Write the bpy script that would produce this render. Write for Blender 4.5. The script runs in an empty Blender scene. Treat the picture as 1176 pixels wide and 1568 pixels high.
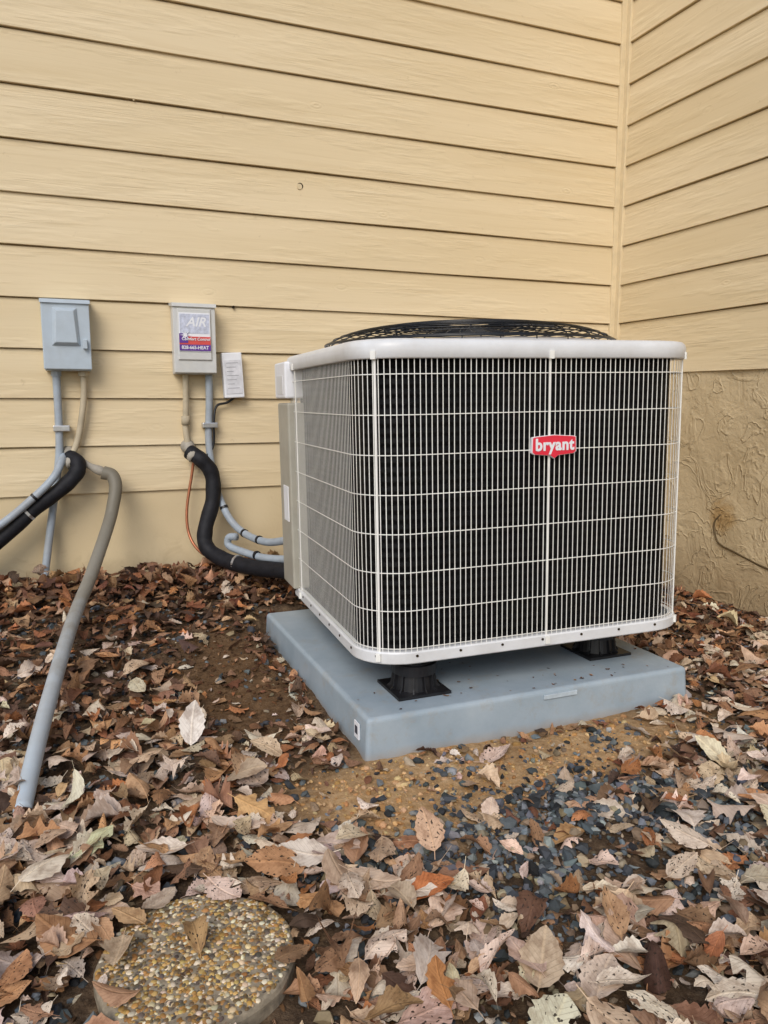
import bpy, math, numpy as np
from mathutils import Vector, Matrix
rng = np.random.default_rng(7)
scene = bpy.context.scene
R = math.radians

# ---------------------------------------------------------------- helpers
def srgb(r, g, b):
    def f(c):
        c /= 255.0
        return c/12.92 if c <= 0.04045 else ((c+0.055)/1.055)**2.4
    return (f(r), f(g), f(b), 1.0)

def link(ob):
    scene.collection.objects.link(ob); return ob

def empty(name, loc=(0,0,0), rot=(0,0,0), parent=None):
    e = bpy.data.objects.new(name, None); e.location = loc; e.rotation_euler = rot
    e.empty_display_size = 0.1
    if parent: e.parent = parent
    return link(e)

def mesh_ob(name, verts, faces, mat=None, parent=None, smooth=False, bevel=0, loc=(0,0,0), rot=(0,0,0), seg=2):
    me = bpy.data.meshes.new(name)
    me.from_pydata([tuple(v) for v in verts], [], [tuple(f) for f in faces])
    me.update()
    if smooth:
        me.polygons.foreach_set("use_smooth", [True]*len(me.polygons))
    ob = bpy.data.objects.new(name, me)
    if mat: me.materials.append(mat)
    if parent: ob.parent = parent
    ob.location = loc; ob.rotation_euler = rot
    if bevel:
        m = ob.modifiers.new("b", 'BEVEL'); m.width = bevel; m.segments = seg; m.limit_method = 'ANGLE'
        m.harden_normals = False
    return link(ob)

def np_mesh(name, V, F, mat, parent=None, attrs=None, smooth=False):
    me = bpy.data.meshes.new(name)
    n, m, k = len(V), len(F), F.shape[1]
    me.vertices.add(n); me.vertices.foreach_set("co", V.astype(np.float32).ravel())
    me.loops.add(m*k); me.loops.foreach_set("vertex_index", F.astype(np.int32).ravel())
    me.polygons.add(m)
    me.polygons.foreach_set("loop_start", np.arange(0, m*k, k, dtype=np.int32))
    me.polygons.foreach_set("loop_total", np.full(m, k, dtype=np.int32))
    me.polygons.foreach_set("use_smooth", np.full(m, smooth, dtype=bool))
    me.update(calc_edges=True); me.validate()
    if attrs:
        for nm, a in attrs.items():
            at = me.attributes.new(nm, 'FLOAT_COLOR', 'POINT')
            at.data.foreach_set("color", a.astype(np.float32).ravel())
    me.materials.append(mat)
    ob = bpy.data.objects.new(name, me)
    if parent: ob.parent = parent
    return link(ob)

def box_data(x0,x1,y0,y1,z0,z1):
    v=[(x0,y0,z0),(x1,y0,z0),(x1,y1,z0),(x0,y1,z0),(x0,y0,z1),(x1,y0,z1),(x1,y1,z1),(x0,y1,z1)]
    f=[(0,3,2,1),(4,5,6,7),(0,1,5,4),(1,2,6,5),(2,3,7,6),(3,0,4,7)]
    return v,f

def box(name,x0,x1,y0,y1,z0,z1,mat,parent=None,bevel=0,rot=None):
    cx,cy,cz=(x0+x1)/2,(y0+y1)/2,(z0+z1)/2
    v,f=box_data(x0-cx,x1-cx,y0-cy,y1-cy,z0-cz,z1-cz)
    return mesh_ob(name,v,f,mat,parent,bevel=bevel,loc=(cx,cy,cz),rot=rot or (0,0,0))

def catmull(pts, n=10):
    P=[Vector(p) for p in pts]; P=[P[0]*2-P[1]]+P+[P[-1]*2-P[-2]]
    out=[]
    for i in range(1,len(P)-2):
        for j in range(n):
            t=j/n; a,b,c,d=P[i-1],P[i],P[i+1],P[i+2]
            out.append(0.5*((2*b)+(c-a)*t+(2*a-5*b+4*c-d)*t*t+(3*b-a-3*c+d)*t**3))
    out.append(P[-2]); return out

def tube_data(path, rad, ns=14, caps=True):
    V=[];F=[]; n=len(path)
    up=Vector((0.13,0.21,1)).normalized(); prev=None
    for i,p in enumerate(path):
        t=(path[min(i+1,n-1)]-path[max(i-1,0)]).normalized()
        if prev is None: a=t.cross(up).normalized()
        else: a=(prev-t*prev.dot(t)).normalized()
        prev=a; b=t.cross(a)
        r=rad(i/(n-1)) if callable(rad) else rad
        for k in range(ns):
            an=2*math.pi*k/ns; V.append(p+a*(r*math.cos(an))+b*(r*math.sin(an)))
    for i in range(n-1):
        for k in range(ns):
            F.append((i*ns+k,i*ns+(k+1)%ns,(i+1)*ns+(k+1)%ns,(i+1)*ns+k))
    if caps:
        F.append(tuple(range(ns))[::-1]); F.append(tuple((n-1)*ns+k for k in range(ns)))
    return V,F

def tube(name, pts, rad, mat, parent=None, n=10, ns=14, straight=False):
    path=[Vector(p) for p in pts] if straight else catmull(pts,n)
    V,F=tube_data(path,rad,ns)
    return mesh_ob(name,V,F,mat,parent,smooth=True)

# ---------------------------------------------------------------- materials
class M:
    def __init__(s,name,rough=0.6,spec=0.3,metal=0.0):
        s.m=bpy.data.materials.new(name); s.m.use_nodes=True
        s.nt=s.m.node_tree; s.b=s.nt.nodes["Principled BSDF"]
        s.b.inputs["Roughness"].default_value=rough
        s.b.inputs["Specular IOR Level"].default_value=spec
        s.b.inputs["Metallic"].default_value=metal
        s.tc=s.nt.nodes.new("ShaderNodeTexCoord")
    def n(s,t,**k):
        nd=s.nt.nodes.new(t)
        for a,b in k.items(): setattr(nd,a,b)
        return nd
    def l(s,a,b): s.nt.links.new(a,b)
    def mapping(s,scale=(1,1,1),src=None):
        mp=s.n("ShaderNodeMapping"); mp.inputs["Scale"].default_value=scale
        s.l(src or s.tc.outputs["Object"],mp.inputs[0]); return mp.outputs[0]
    def noise(s,scale,detail=4,rough=.6,vec=None,dist=0):
        nd=s.n("ShaderNodeTexNoise"); nd.inputs["Scale"].default_value=scale
        nd.inputs["Detail"].default_value=detail; nd.inputs["Roughness"].default_value=rough
        nd.inputs["Distortion"].default_value=dist
        s.l(vec or s.tc.outputs["Object"],nd.inputs["Vector"]); return nd.outputs["Fac"]
    def ramp(s,fac,stops):
        r=s.n("ShaderNodeValToRGB"); s.l(fac,r.inputs[0])
        el=r.color_ramp.elements
        while len(el)>1: el.remove(el[-1])
        el[0].position=stops[0][0]; el[0].color=stops[0][1]
        for p,c in stops[1:]:
            e=el.new(p); e.color=c
        return r.outputs[0]
    def mix(s,f,a,b,mode='MIX'):
        m=s.n("ShaderNodeMix",data_type='RGBA',blend_type=mode)
        if isinstance(f,(int,float)): m.inputs[0].default_value=f
        else: s.l(f,m.inputs[0])
        for i,x in ((6,a),(7,b)):
            if isinstance(x,tuple): m.inputs[i].default_value=x
            else: s.l(x,m.inputs[i])
        return m.outputs[2]
    def math(s,op,a,b=None,c=None):
        m=s.n("ShaderNodeMath",operation=op)
        for i,x in enumerate((a,b,c)):
            if x is None: continue
            if isinstance(x,(int,float)): m.inputs[i].default_value=x
            else: s.l(x,m.inputs[i])
        return m.outputs[0]
    def color(s,c):
        if isinstance(c,tuple): s.b.inputs["Base Color"].default_value=c
        else: s.l(c,s.b.inputs["Base Color"])
    def bump(s,h,strength=.3,dist=.01,prev=None):
        b=s.n("ShaderNodeBump"); b.inputs["Strength"].default_value=strength; b.inputs["Distance"].default_value=dist
        s.l(h,b.inputs["Height"])
        if prev: s.l(prev,b.inputs["Normal"])
        s.l(b.outputs[0],s.b.inputs["Normal"]); return b.outputs[0]

def g(v): return (v,v,v,1)
def simple(name,col,rough=.5,spec=.3,metal=0,var=.15,nscale=30,bump=.1,dirt=None,dirt_amt=.3):
    m=M(name,rough,spec,metal)
    f=m.noise(nscale,3)
    a=tuple(c*(1-var) for c in col[:3])+(1,); b=tuple(min(1,c*(1+var)) for c in col[:3])+(1,)
    c=m.ramp(f,[(.3,a),(.7,b)])
    if dirt:
        f2=m.noise(7,6,.7); k=m.ramp(f2,[(.45,g(0)),(.75,g(dirt_amt))])
        c=m.mix(k,c,dirt)
    m.color(c)
    if bump: m.bump(f,bump,.002)
    return m.m

def siding_mat(name,along):
    m=M(name,.58,.28)
    v=m.mapping((1.2,30,30) if along=='X' else (30,1.2,30))
    grain=m.noise(1.6,5,.65,v,.6)
    v2=m.mapping((.5,5,5.3) if along=='X' else (5,.5,5.3))
    board=m.noise(1.0,2,.5,v2)
    v3=m.mapping((2.2,9,11) if along=='X' else (9,2.2,11))
    patch=m.noise(1.0,3,.6,v3)
    A=(.68,.545,.335,1);B=(.76,.625,.41,1)
    c=m.ramp(board,[(.3,A),(.7,B)])
    c=m.mix(m.ramp(grain,[(.3,g(.34)),(.50,g(0))]),c,(.60,.46,.26,1))
    fine=m.noise(22,6,.75); spots=m.ramp(fine,[(.64,g(0)),(.72,g(.45))])
    c=m.mix(spots,c,(.47,.35,.20,1))
    flake=m.math('MULTIPLY',m.ramp(grain,[(.60,g(0)),(.68,g(1))]),m.ramp(patch,[(.52,g(0)),(.62,g(1))]))
    c=m.mix(m.math('MULTIPLY',flake,.35),c,(.82,.71,.50,1))
    m.color(c)
    vk=m.mapping((2.2,3,4.5) if along=='X' else (3,2.2,4.5))
    vor=m.n("ShaderNodeTexVoronoi"); vor.inputs["Scale"].default_value=1.3; m.l(vk,vor.inputs["Vector"])
    ring=m.math('SINE',m.math('MULTIPLY',m.math('ADD',vor.outputs["Distance"],m.math('MULTIPLY',grain,.08)),90))
    mask=m.ramp(vor.outputs["Distance"],[(.0,g(1)),(.13,g(0))])
    kn=m.math('MULTIPLY',ring,mask)
    rough=m.math('MULTIPLY',grain,m.math('ADD',.45,m.math('MULTIPLY',m.ramp(patch,[(.47,g(0)),(.64,g(1))]),2.0)))
    h=m.math('ADD',rough,m.math('MULTIPLY',kn,.45))
    m.bump(h,.45,.005)
    return m.m

def stucco_mat(name,strong=True):
    m=M(name,.8,.15)
    n1=m.noise(9,5,.6,dist=.8); n2=m.noise(60,4,.7); n3=m.noise(2.2,3,.6)
    if strong: c=m.ramp(n3,[(.3,(.54,.42,.25,1)),(.7,(.64,.515,.325,1))])
    else: c=m.ramp(n3,[(.3,(.64,.51,.31,1)),(.7,(.71,.58,.37,1))])
    c=m.mix(m.ramp(n1,[(.28,g(.45 if strong else .2)),(.42,g(0))]),c,(.47,.35,.20,1))
    sep=m.n("ShaderNodeSeparateXYZ"); m.l(m.tc.outputs["Object"],sep.inputs[0])
    low=m.ramp(m.math('ADD',sep.outputs[2],m.math('MULTIPLY',n1,.3)),[(.20,g(.7)),(.40,g(0))])
    c=m.mix(low,c,(.36,.26,.15,1))
    if strong:
        vd=m.n("ShaderNodeVectorMath",operation='DISTANCE'); m.l(m.tc.outputs["Object"],vd.inputs[0]); vd.inputs[1].default_value=(2.611,2.49,.36)
        dd=m.math('ADD',vd.outputs["Value"],m.math('MULTIPLY',n1,.16))
        c=m.mix(m.ramp(dd,[(.12,g(.75)),(.165,g(0))]),c,(.42,.26,.10,1))
    m.color(c)
    if strong:
        rid=m.ramp(m.math('ABSOLUTE',m.math('SUBTRACT',m.noise(5,3,.5,dist=1.5),.5)),[(.0,g(1)),(.035,g(0))])
        h=m.math('ADD',m.math('MULTIPLY',n1,1.0),m.math('ADD',m.math('MULTIPLY',n2,.3),m.math('MULTIPLY',rid,.25)))
        m.bump(h,.85,.015)
    else:
        m.bump(m.math('ADD',n1,m.math('MULTIPLY',n2,.3)),.3,.008)
    return m.m

def ground_mat():
    m=M("soil",.95,.05)
    n2=m.noise(45,6,.75); n3=m.noise(160,3,.7)
    c=m.ramp(n2,[(.3,(.045,.031,.021,1)),(.5,(.11,.072,.045,1)),(.68,(.22,.15,.09,1))])
    at=m.n("ShaderNodeAttribute",attribute_name="zone")
    sep=m.n("ShaderNodeSeparateColor"); m.l(at.outputs["Color"],sep.inputs[0])
    sand=m.ramp(n2,[(.25,(.30,.17,.075,1)),(.5,(.52,.33,.165,1)),(.7,(.66,.46,.27,1))])
    c=m.mix(sep.outputs[0],c,sand)
    dk=m.ramp(n2,[(.3,(.075,.042,.022,1)),(.65,(.21,.125,.065,1))])
    c=m.mix(sep.outputs[1],c,dk)
    sp=m.ramp(n3,[(.6,g(0)),(.72,g(.5))]); c=m.mix(sp,c,(.33,.27,.2,1))
    m.color(c)
    m.bump(n2,.9,.012); return m.m

def attr_mat(name,rough=.75,spec=.15,bumps=40,bs=.3):
    m=M(name,rough,spec)
    at=m.n("ShaderNodeAttribute",attribute_name="col")
    n=m.noise(bumps,3,.7)
    c=m.mix(m.ramp(n,[(.3,g(.5)),(.7,g(0))]),at.outputs["Color"],m.mix(1.0,at.outputs["Color"],g(.55),'MULTIPLY'))
    m.color(c); m.bump(n,bs,.003); return m.m

def leaf_mat():
    m=M("dry_leaf",.66,.24)
    at=m.n("ShaderNodeAttribute",attribute_name="col")
    uv=m.n("ShaderNodeAttribute",attribute_name="luv")
    sep=m.n("ShaderNodeSeparateColor"); m.l(uv.outputs["Color"],sep.inputs[0])
    u,v,rd=sep.outputs[0],sep.outputs[1],sep.outputs[2]
    av=m.math('ABSOLUTE',m.math('SUBTRACT',v,.5))
    rib=m.ramp(av,[(.012,g(1)),(.035,g(0))])
    w=m.math('SINE',m.math('MULTIPLY',m.math('SUBTRACT',u,m.math('MULTIPLY',av,.9)),62))
    vein=m.ramp(w,[(.86,g(0)),(.99,g(1))])
    comb=m.n("ShaderNodeCombineXYZ")
    m.l(u,comb.inputs[0]); m.l(v,comb.inputs[1]); m.l(m.math('MULTIPLY',rd,57.0),comb.inputs[2])
    n1=m.noise(3.6,4,.65,comb.outputs[0]); n2=m.noise(14,1,.6,comb.outputs[0])
    c=at.outputs["Color"]
    dark=m.mix(1.0,c,(.50,.43,.39,1),'MULTIPLY')
    c2=m.mix(m.ramp(n1,[(.36,g(.75)),(.56,g(0))]),c,dark)
    c2=m.mix(m.math('MULTIPLY',rib,.45),c2,m.mix(1.0,c,(1.25,1.2,1.1,1),'MULTIPLY'))
    c2=m.mix(m.math('MULTIPLY',vein,.25),c2,dark)
    sel=m.ramp(rd,[(.45,g(0)),(.5,g(1))])
    spot=m.math('MULTIPLY',m.ramp(n2,[(.64,g(0)),(.67,g(1))]),sel)
    c2=m.mix(m.math('MULTIPLY',spot,.93),c2,(.03,.02,.014,1))
    m.color(c2)
    h=m.math('SUBTRACT',n1,m.math('ADD',m.math('MULTIPLY',vein,.25),m.math('MULTIPLY',rib,.5)))
    m.bump(h,.6,.003); return m.m

MAT_SIDX=siding_mat("siding_paint_back",'X'); MAT_SIDY=siding_mat("siding_paint_side",'Y')
MAT_STUC=stucco_mat("stucco_paint"); MAT_PARGE=stucco_mat("parge_paint",False); MAT_GROUND=ground_mat()
MAT_TRIM=simple("trim_paint",(.70,.57,.36,1),.6,.25,var=.08,nscale=14,bump=.2)
MAT_DARK=simple("dark_gap",(.035,.025,.015,1),.9,.05)
MAT_LEAF=leaf_mat()
MAT_ROCK=attr_mat("gravel_stone",.7,.3,90,.5)
MAT_PEB=attr_mat("pebble_stone",.5,.35,120,.15)
MAT_BITS=attr_mat("mulch_bits",.9,.05,60,.3)

MAT_BAR=simple("grille_paint",(.84,.83,.78,1),.4,.4,var=.06,nscale=12,bump=0)
MAT_LID=simple("lid_paint",(.72,.73,.74,1),.34,.45,var=.05,nscale=9,bump=.05,dirt=(.40,.36,.30,1),dirt_amt=.3)
MAT_PANEL=simple("panel_paint",(.40,.38,.32,1),.45,.4,var=.1,nscale=9,bump=.05,dirt=(.3,.25,.17,1))
MAT_BLK=simple("black_plastic",(.012,.012,.014,1),.42,.4,var=.3,bump=.15)
MAT_WIRE=simple("black_wire",(.006,.007,.009,1),.3,.5,var=.2,bump=0)
MAT_FOAM=simple("black_foam",(.010,.010,.013,1),.65,.3,var=.4,nscale=40,bump=.6)
MAT_PVC=simple("grey_conduit",(.34,.39,.44,1),.42,.38,var=.12,nscale=15,bump=.1,dirt=(.25,.2,.14,1),dirt_amt=.35)
MAT_TAN=simple("tan_conduit",(.48,.41,.29,1),.6,.25,var=.15,nscale=15,bump=.2)
MAT_COP=simple("copper",(.42,.16,.08,1),.4,.5,.6,var=.2)
MAT_PUTTY=simple("duct_putty",(.34,.31,.26,1),.8,.2,var=.2,nscale=25,bump=.9)
MAT_BOXG=simple("box_paint_grey",(.46,.53,.59,1),.42,.38,var=.06,nscale=10,bump=.04,dirt=(.3,.3,.28,1))
MAT_BOXB=simple("box_paint_beige",(.61,.61,.59,1),.42,.38,var=.06,nscale=10,bump=.04,dirt=(.4,.37,.3,1))
MAT_WHITE=simple("white_label",(.80,.81,.84,1),.5,.3,var=.04,bump=0)
MAT_INK=simple("label_ink",(.06,.06,.08,1),.6,.2,bump=0)
MAT_RED=simple("badge_red",(.75,.03,.06,1),.3,.5,var=.05,bump=0)
MAT_PURP=simple("label_purple",(.12,.04,.28,1),.4,.4,bump=0)
MAT_PINK=simple("label_red",(.62,.08,.07,1),.4,.4,bump=0)
MAT_SILV=simple("metal_silver",(.6,.6,.6,1),.3,.5,.8,bump=0)
MAT_CRACK=simple("crack_edge",(.12,.085,.045,1),.9,.1)

def pad_mat():
    m=M("pad_composite",.5,.32)
    n=m.noise(5,5,.65); n2=m.noise(140,2,.6)
    c=m.ramp(n,[(.3,(.28,.345,.395,1)),(.55,(.345,.41,.46,1)),(.75,(.40,.46,.50,1))])
    n3=m.noise(12,5,.75)
    c=m.mix(m.ramp(n3,[(.55,g(0)),(.75,g(.5))]),c,(.33,.27,.19,1))
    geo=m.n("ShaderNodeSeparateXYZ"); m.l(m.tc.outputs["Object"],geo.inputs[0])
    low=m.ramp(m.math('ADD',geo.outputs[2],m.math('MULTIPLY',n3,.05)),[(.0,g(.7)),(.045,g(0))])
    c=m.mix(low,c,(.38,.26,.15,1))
    m.color(c); m.bump(n2,.25,.002); return m.m
MAT_PAD=pad_mat()

def coil_mat():
    m=M("coil_fins",.6,.12)
    sep=m.n("ShaderNodeSeparateXYZ"); m.l(m.tc.outputs["Object"],sep.inputs[0])
    zz=m.math('SINE',m.math('MULTIPLY',sep.outputs[2],260.0))
    n=m.noise(6,4,.7)
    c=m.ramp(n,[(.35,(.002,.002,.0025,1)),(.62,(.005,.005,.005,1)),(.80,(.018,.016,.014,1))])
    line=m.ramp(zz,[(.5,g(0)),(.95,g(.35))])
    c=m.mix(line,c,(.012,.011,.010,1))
    m.color(c); m.bump(zz,.5,.004); return m.m
MAT_COIL=coil_mat()

# ---------------------------------------------------------------- terrain
def sst(t): t=np.clip(t,0,1); return t*t*(3-2*t)
def sn(x,y,f,s):
    return (np.sin(x*f+s)*np.cos(y*f*1.13-s*2)+np.sin((x+y)*f*.73+s*3)*np.cos((x-y)*f*.61+s))*.5
def gz(x,y):
    left=1-sst((x-.9)/1.0)
    z=(.02+.10*left)*sst((y-1.75)/1.35)
    z=z+.02*left*sst((y-2.9)/.3)-.018*sst((x-1.9)/.5)
    z=z+.008*sn(x,y,7,1.3)+.005*sn(x,y,17,4.1)+.0025*sn(x,y,41,2.2)
    pad=sst(1-np.maximum(np.maximum(.60-x,x-1.65),np.maximum(1.62-y,y-2.70))/.06)
    z=z*(1-pad)+np.minimum(z,.015)*pad
    return z-.004
def w_soil(x,y):
    return np.exp(-(((x-.43)/.19)**2+((y-2.2)/.43)**2)**2)
def w_sand(x,y):
    return np.clip(np.exp(-(((x-.98)/.58)**2+((y-1.52)/.16)**2)**1.5)*1.2+np.exp(-(((x-.68)/.19)**2+((y-1.43)/.19)**2)**1.5)*1.2,0,1)
def w_grav(x,y):
    return np.clip(np.exp(-(((x-.95-.35*(1.25-y))/.50)**2+((y-1.20)/.32)**2)**1.4)*1.2,0,1)

fx=np.arange(-2.2,2.75,.018); fy=np.arange(-.8,3.4,.018)
xs=np.concatenate([[-60,-30,-15,-8,-5,-3.2],fx,[3.2,5,8,15,30,60]])
ys=np.concatenate([[-60,-30,-15,-8,-4,-2,-1.2],fy,[5,8,15,30,60]])
XX,YY=np.meshgrid(xs,ys)
ZZ=gz(XX,YY)
rough=rng.normal(0,.0018,XX.shape); ZZ=ZZ+rough
V=np.stack([XX.ravel(),YY.ravel(),ZZ.ravel()],1)
nx,ny=len(xs),len(ys)
I=(np.arange(ny-1)[:,None]*nx+np.arange(nx-1)[None]).ravel()
F=np.stack([I,I+1,I+nx+1,I+nx],1)
nz=.5+.5*sn(V[:,0],V[:,1],13,.7)
zone=np.stack([np.clip(w_sand(V[:,0],V[:,1])*(.7+.7*nz),0,1),w_soil(V[:,0],V[:,1]),np.zeros(len(V)),np.ones(len(V))],1)
np_mesh("ground",V,F,MAT_GROUND,attrs={"zone":zone},smooth=True)

# ---------------------------------------------------------------- house walls
house=empty("house")
WY=3.27; WX=2.611
def siding(name,lines,a0,a1,axis,mat):
    prof=[]
    for i in range(len(lines)-1):
        z0,z1=lines[i],lines[i+1]
        prof+= [(-.012,z0),(.0145,z0),(.0155,z0+.0015),(.004,z1-.004),(-.012,z1-.004)]
    prof.append((-.012,lines[-1]))
    nseg=40; V=[];F=[]
    ts=np.linspace(a0,a1,nseg)
    for t in ts:
        for j,(o,z) in enumerate(prof):
            bi=j//5
            wob=.0011*math.sin(t*2.3+bi*1.7)+.0007*math.sin(t*5.1+bi*3.1)
            if axis=='X': V.append((t,WY-o,z+wob))
            else: V.append((WX-o,t,z+wob))
    n=len(prof)
    for i in range(nseg-1):
        for j in range(n-1):
            F.append((i*n+j,(i+1)*n+j,(i+1)*n+j+1,i*n+j+1))
    return mesh_ob(name,V,F,mat,house)
lb=[.872+.188*k for k in range(-2,15)]
siding("back_siding",lb,-5.0,WX-.04,'X',MAT_SIDX)
lr=[.99]+[1.248+.188*k for k in range(0,13)]
siding("side_siding",lr,-1.6,WY-.035,'Y',MAT_SIDY)
def stucco(name,axis,a0,a1,z1,mat,amp):
    na=int((a1-a0)/.025); nzv=int((z1+.3)/.025)
    V=[];F=[]
    for i in range(na+1):
        a=a0+(a1-a0)*i/na
        for j in range(nzv+1):
            z=-.3+(z1+.3)*j/nzv
            o=amp*(.004*math.sin(a*9+z*5)*math.cos(z*11-a*3)+.003*math.sin(a*23+1)*math.sin(z*19))
            V.append((a,WY-.004-o,z) if axis=='X' else (WX-.004-o,a,z))
    for i in range(na):
        for j in range(nzv):
            k=i*(nzv+1)+j; F.append((k,k+nzv+1,k+nzv+2,k+1))
    mesh_ob(name,V,F,mat,house,smooth=True)
stucco("back_foundation",'X',-5,WX,.4965,MAT_PARGE,.3)
stucco("side_foundation",'Y',-1.6,WY,.9905,MAT_STUC,1)
zt=lb[-1]
box("back_wall_core",-5,WX+.2,WY+.013,WY+.2,-.3,zt+.35,MAT_DARK,house)
box("side_wall_core",WX+.013,WX+.2,-1.6,WY+.012,-.3,zt+.35,MAT_DARK,house)
box("corner_trim_back",WX-.046,WX-.018,WY-.020,WY+.01,.52,zt,MAT_TRIM,house,bevel=.002)
box("corner_trim_side",WX-.021,WX+.01,WY-.046,WY+.008,.995,zt+.002,MAT_TRIM,house,bevel=.002)
def disc(name,c,r,mat,parent,d=.003):
    V=[];F=[]
    n=16
    for s in (0,1):
        for k in range(n):
            a=2*math.pi*k/n; V.append((c[0]+r*math.cos(a),c[1]-s*d,c[2]+r*math.sin(a)))
    F.append(tuple(range(n)));F.append(tuple(range(n,2*n))[::-1])
    for k in range(n): F.append((k,(k+1)%n,n+(k+1)%n,n+k))
    return mesh_ob(name,V,F,mat,parent)
disc("knot_hole",(.955,WY-.006,1.752),.013,MAT_DARK,house,.003)
disc("knot_plug",(.951,WY-.008,1.749),.0115,MAT_TRIM,house,.004)
disc("nail_hole",(.66,WY-.011,1.245),.006,MAT_DARK,house,.005)
for i,(a,z) in enumerate([(-.3,1.66),(.2,1.44),(1.3,1.63),(1.62,1.28),(.78,1.47),(1.75,1.83),(.3,2.0),(1.2,2.2)]):
    disc("nail_head_%d"%i,(a,WY-.009,z),.0035,MAT_TRIM,house,.004)
cr=[(WX-.007,2.50,.375),(WX-.007,2.535,.335),(WX-.008,2.53,.29),(WX-.007,2.50,.245),(WX-.008,2.42,.225),(WX-.007,2.34,.205),(WX-.008,2.25,.187),(WX-.007,2.1,.17)]
tube("stucco_crack",cr,.0035,MAT_CRACK,house,n=6,ns=6)

# ---------------------------------------------------------------- equipment pad
pad=empty("equipment_pad")
V,F=box_data(.63,1.62,1.645,2.67,-.06,.10)
V=[(x+(.008 if x>1.1 else -.008)*(z<0), y+(.008 if y>2 else -.008)*(z<0), z) for x,y,z in V]
mesh_ob("slab",V,F,MAT_PAD,pad,bevel=.012,seg=4)
box("side_sticker",.6235,.6265,1.69,1.722,.03,.072,MAT_WHITE,pad)
box("side_sticker_ink",.6222,.6236,1.698,1.714,.042,.062,MAT_INK,pad)
box("lip_patch",1.13,1.235,1.6395,1.6440,.076,.088,simple("pad_patch",(.46,.53,.58,1),.5),pad,bevel=.001)

# ---------------------------------------------------------------- condenser
ac=empty("air_conditioner_condenser")
body=empty("body",(1.182,2.155,.203),(0,R(-1.0),R(-3.2)),ac)
body.scale=(1.085,1,1)
HW=.455; CR=.12
def rr(half,r,nc=14,ns=10):
    pts=[]
    L=half-r
    corners=[(L,-L,-90),(L,L,0),(-L,L,90),(-L,-L,180)]
    for cx,cy,a0 in corners:
        for k in range(nc+1):
            a=R(a0+90*k/nc); pts.append((cx+r*math.cos(a),cy+r*math.sin(a),math.cos(a),math.sin(a)))
        a=R(a0+90); nxn,nyn=math.cos(a),math.sin(a)
        p0=(cx+r*nxn,cy+r*nyn); d=(-nyn,nxn)
        for k in range(1,ns):
            t=2*L*k/ns; pts.append((p0[0]+d[0]*t,p0[1]+d[1]*t,nxn,nyn))
    return pts
def sweep(name,prof,mat,smooth=True,parent=body):
    P=rr(HW,CR); n=len(P); V=[];F=[]
    for j,pr in enumerate(prof):
        for (x,y,ax,ay) in P:
            if len(pr)==3:
                l=math.hypot(x,y); V.append((x/l*pr[0],y/l*pr[0],pr[1]))
            else: V.append((x+ax*pr[0],y+ay*pr[0],pr[1]))
    m=len(prof)
    for j in range(m-1):
        for k in range(n):
            F.append((j*n+k,j*n+(k+1)%n,(j+1)*n+(k+1)%n,(j+1)*n+k))
    return mesh_ob(name,V,F,mat,parent,smooth=smooth)
sweep("base_rail",[(-.03,.004),(.004,.0),(.0065,.003),(.0065,.028),(.004,.032),(-.012,.033)],MAT_LID,smooth=False)
sweep("base_pan",[(-.028,.004),(-.2,.006),(.05,.006,'c')],MAT_BLK,smooth=False)
sweep("lid",[(-.02,.768),(.006,.766),(.009,.769),(.0095,.795),(.006,.806),(-.001,.812),(-.012,.814),(-.03,.816),
             (.405,.822,'c'),(.395,.825,'c'),(.388,.818,'c'),(.386,.70,'c')],MAT_LID)
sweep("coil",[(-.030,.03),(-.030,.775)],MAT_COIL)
P=rr(HW,CR,nc=40,ns=60)
pts=np.array(P); nxt=np.roll(pts,-1,0); seg=np.hypot(nxt[:,0]-pts[:,0],nxt[:,1]-pts[:,1]); cum=np.concatenate([[0],np.cumsum(seg)])
tot=cum[-1]; nb=int(tot/.0139); V=[];F=[]
for i in range(nb):
    s=tot*i/nb; k=np.searchsorted(cum,s,side='right')-1; t=(s-cum[k])/seg[k]
    p=pts[k]*(1-t)+nxt[k]*t; nn=np.array([p[2],p[3]]); nn/=np.linalg.norm(nn); tt=np.array([-nn[1],nn[0]])
    j=rng.normal(0,.0002); c=p[:2]+tt*j; w=.00100; b0=len(V)
    for z in (.03,.770):
        for (a,bb) in ((-w,-.0003),(w,-.0003),(w,.0003),(-w,.0003)):
            q=c+tt*a+nn*bb; V.append((q[0],q[1],z))
    for e in range(4): F.append((b0+e,b0+(e+1)%4,b0+4+(e+1)%4,b0+4+e))
mesh_ob("grille_bars",V,F,MAT_BAR,body)
V=[];F=[];P=rr(HW,CR); n=len(P)
for k in range(8):
    z=.040+.0985*k
    b0=len(V)
    for (oo,zz) in ((.0002,-.0011),(.0014,-.0011),(.0014,.0011),(.0002,.0011)):
        for (x,y,ax,ay) in P: V.append((x+ax*oo,y+ay*oo,z+zz))
    for j in range(4):
        for q in range(n): F.append((b0+j*n+q,b0+j*n+(q+1)%n,b0+((j+1)%4)*n+(q+1)%n,b0+((j+1)%4)*n+q))
mesh_ob("grille_wires",V,F,MAT_BAR,body)
SP=[]
L=HW-CR
for (cx,cy,a) in ((-L,-L,228),(L,-L,315),(L,L,45),(-L,L,135)):
    a=R(a); SP.append((cx+CR*math.cos(a),cy+CR*math.sin(a),math.cos(a),math.sin(a)))
SP+= [(.012,-HW,0,-1),(-HW,.26,-1,0),(HW,0,1,0),(0,HW,0,1)]
V=[];F=[]
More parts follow.
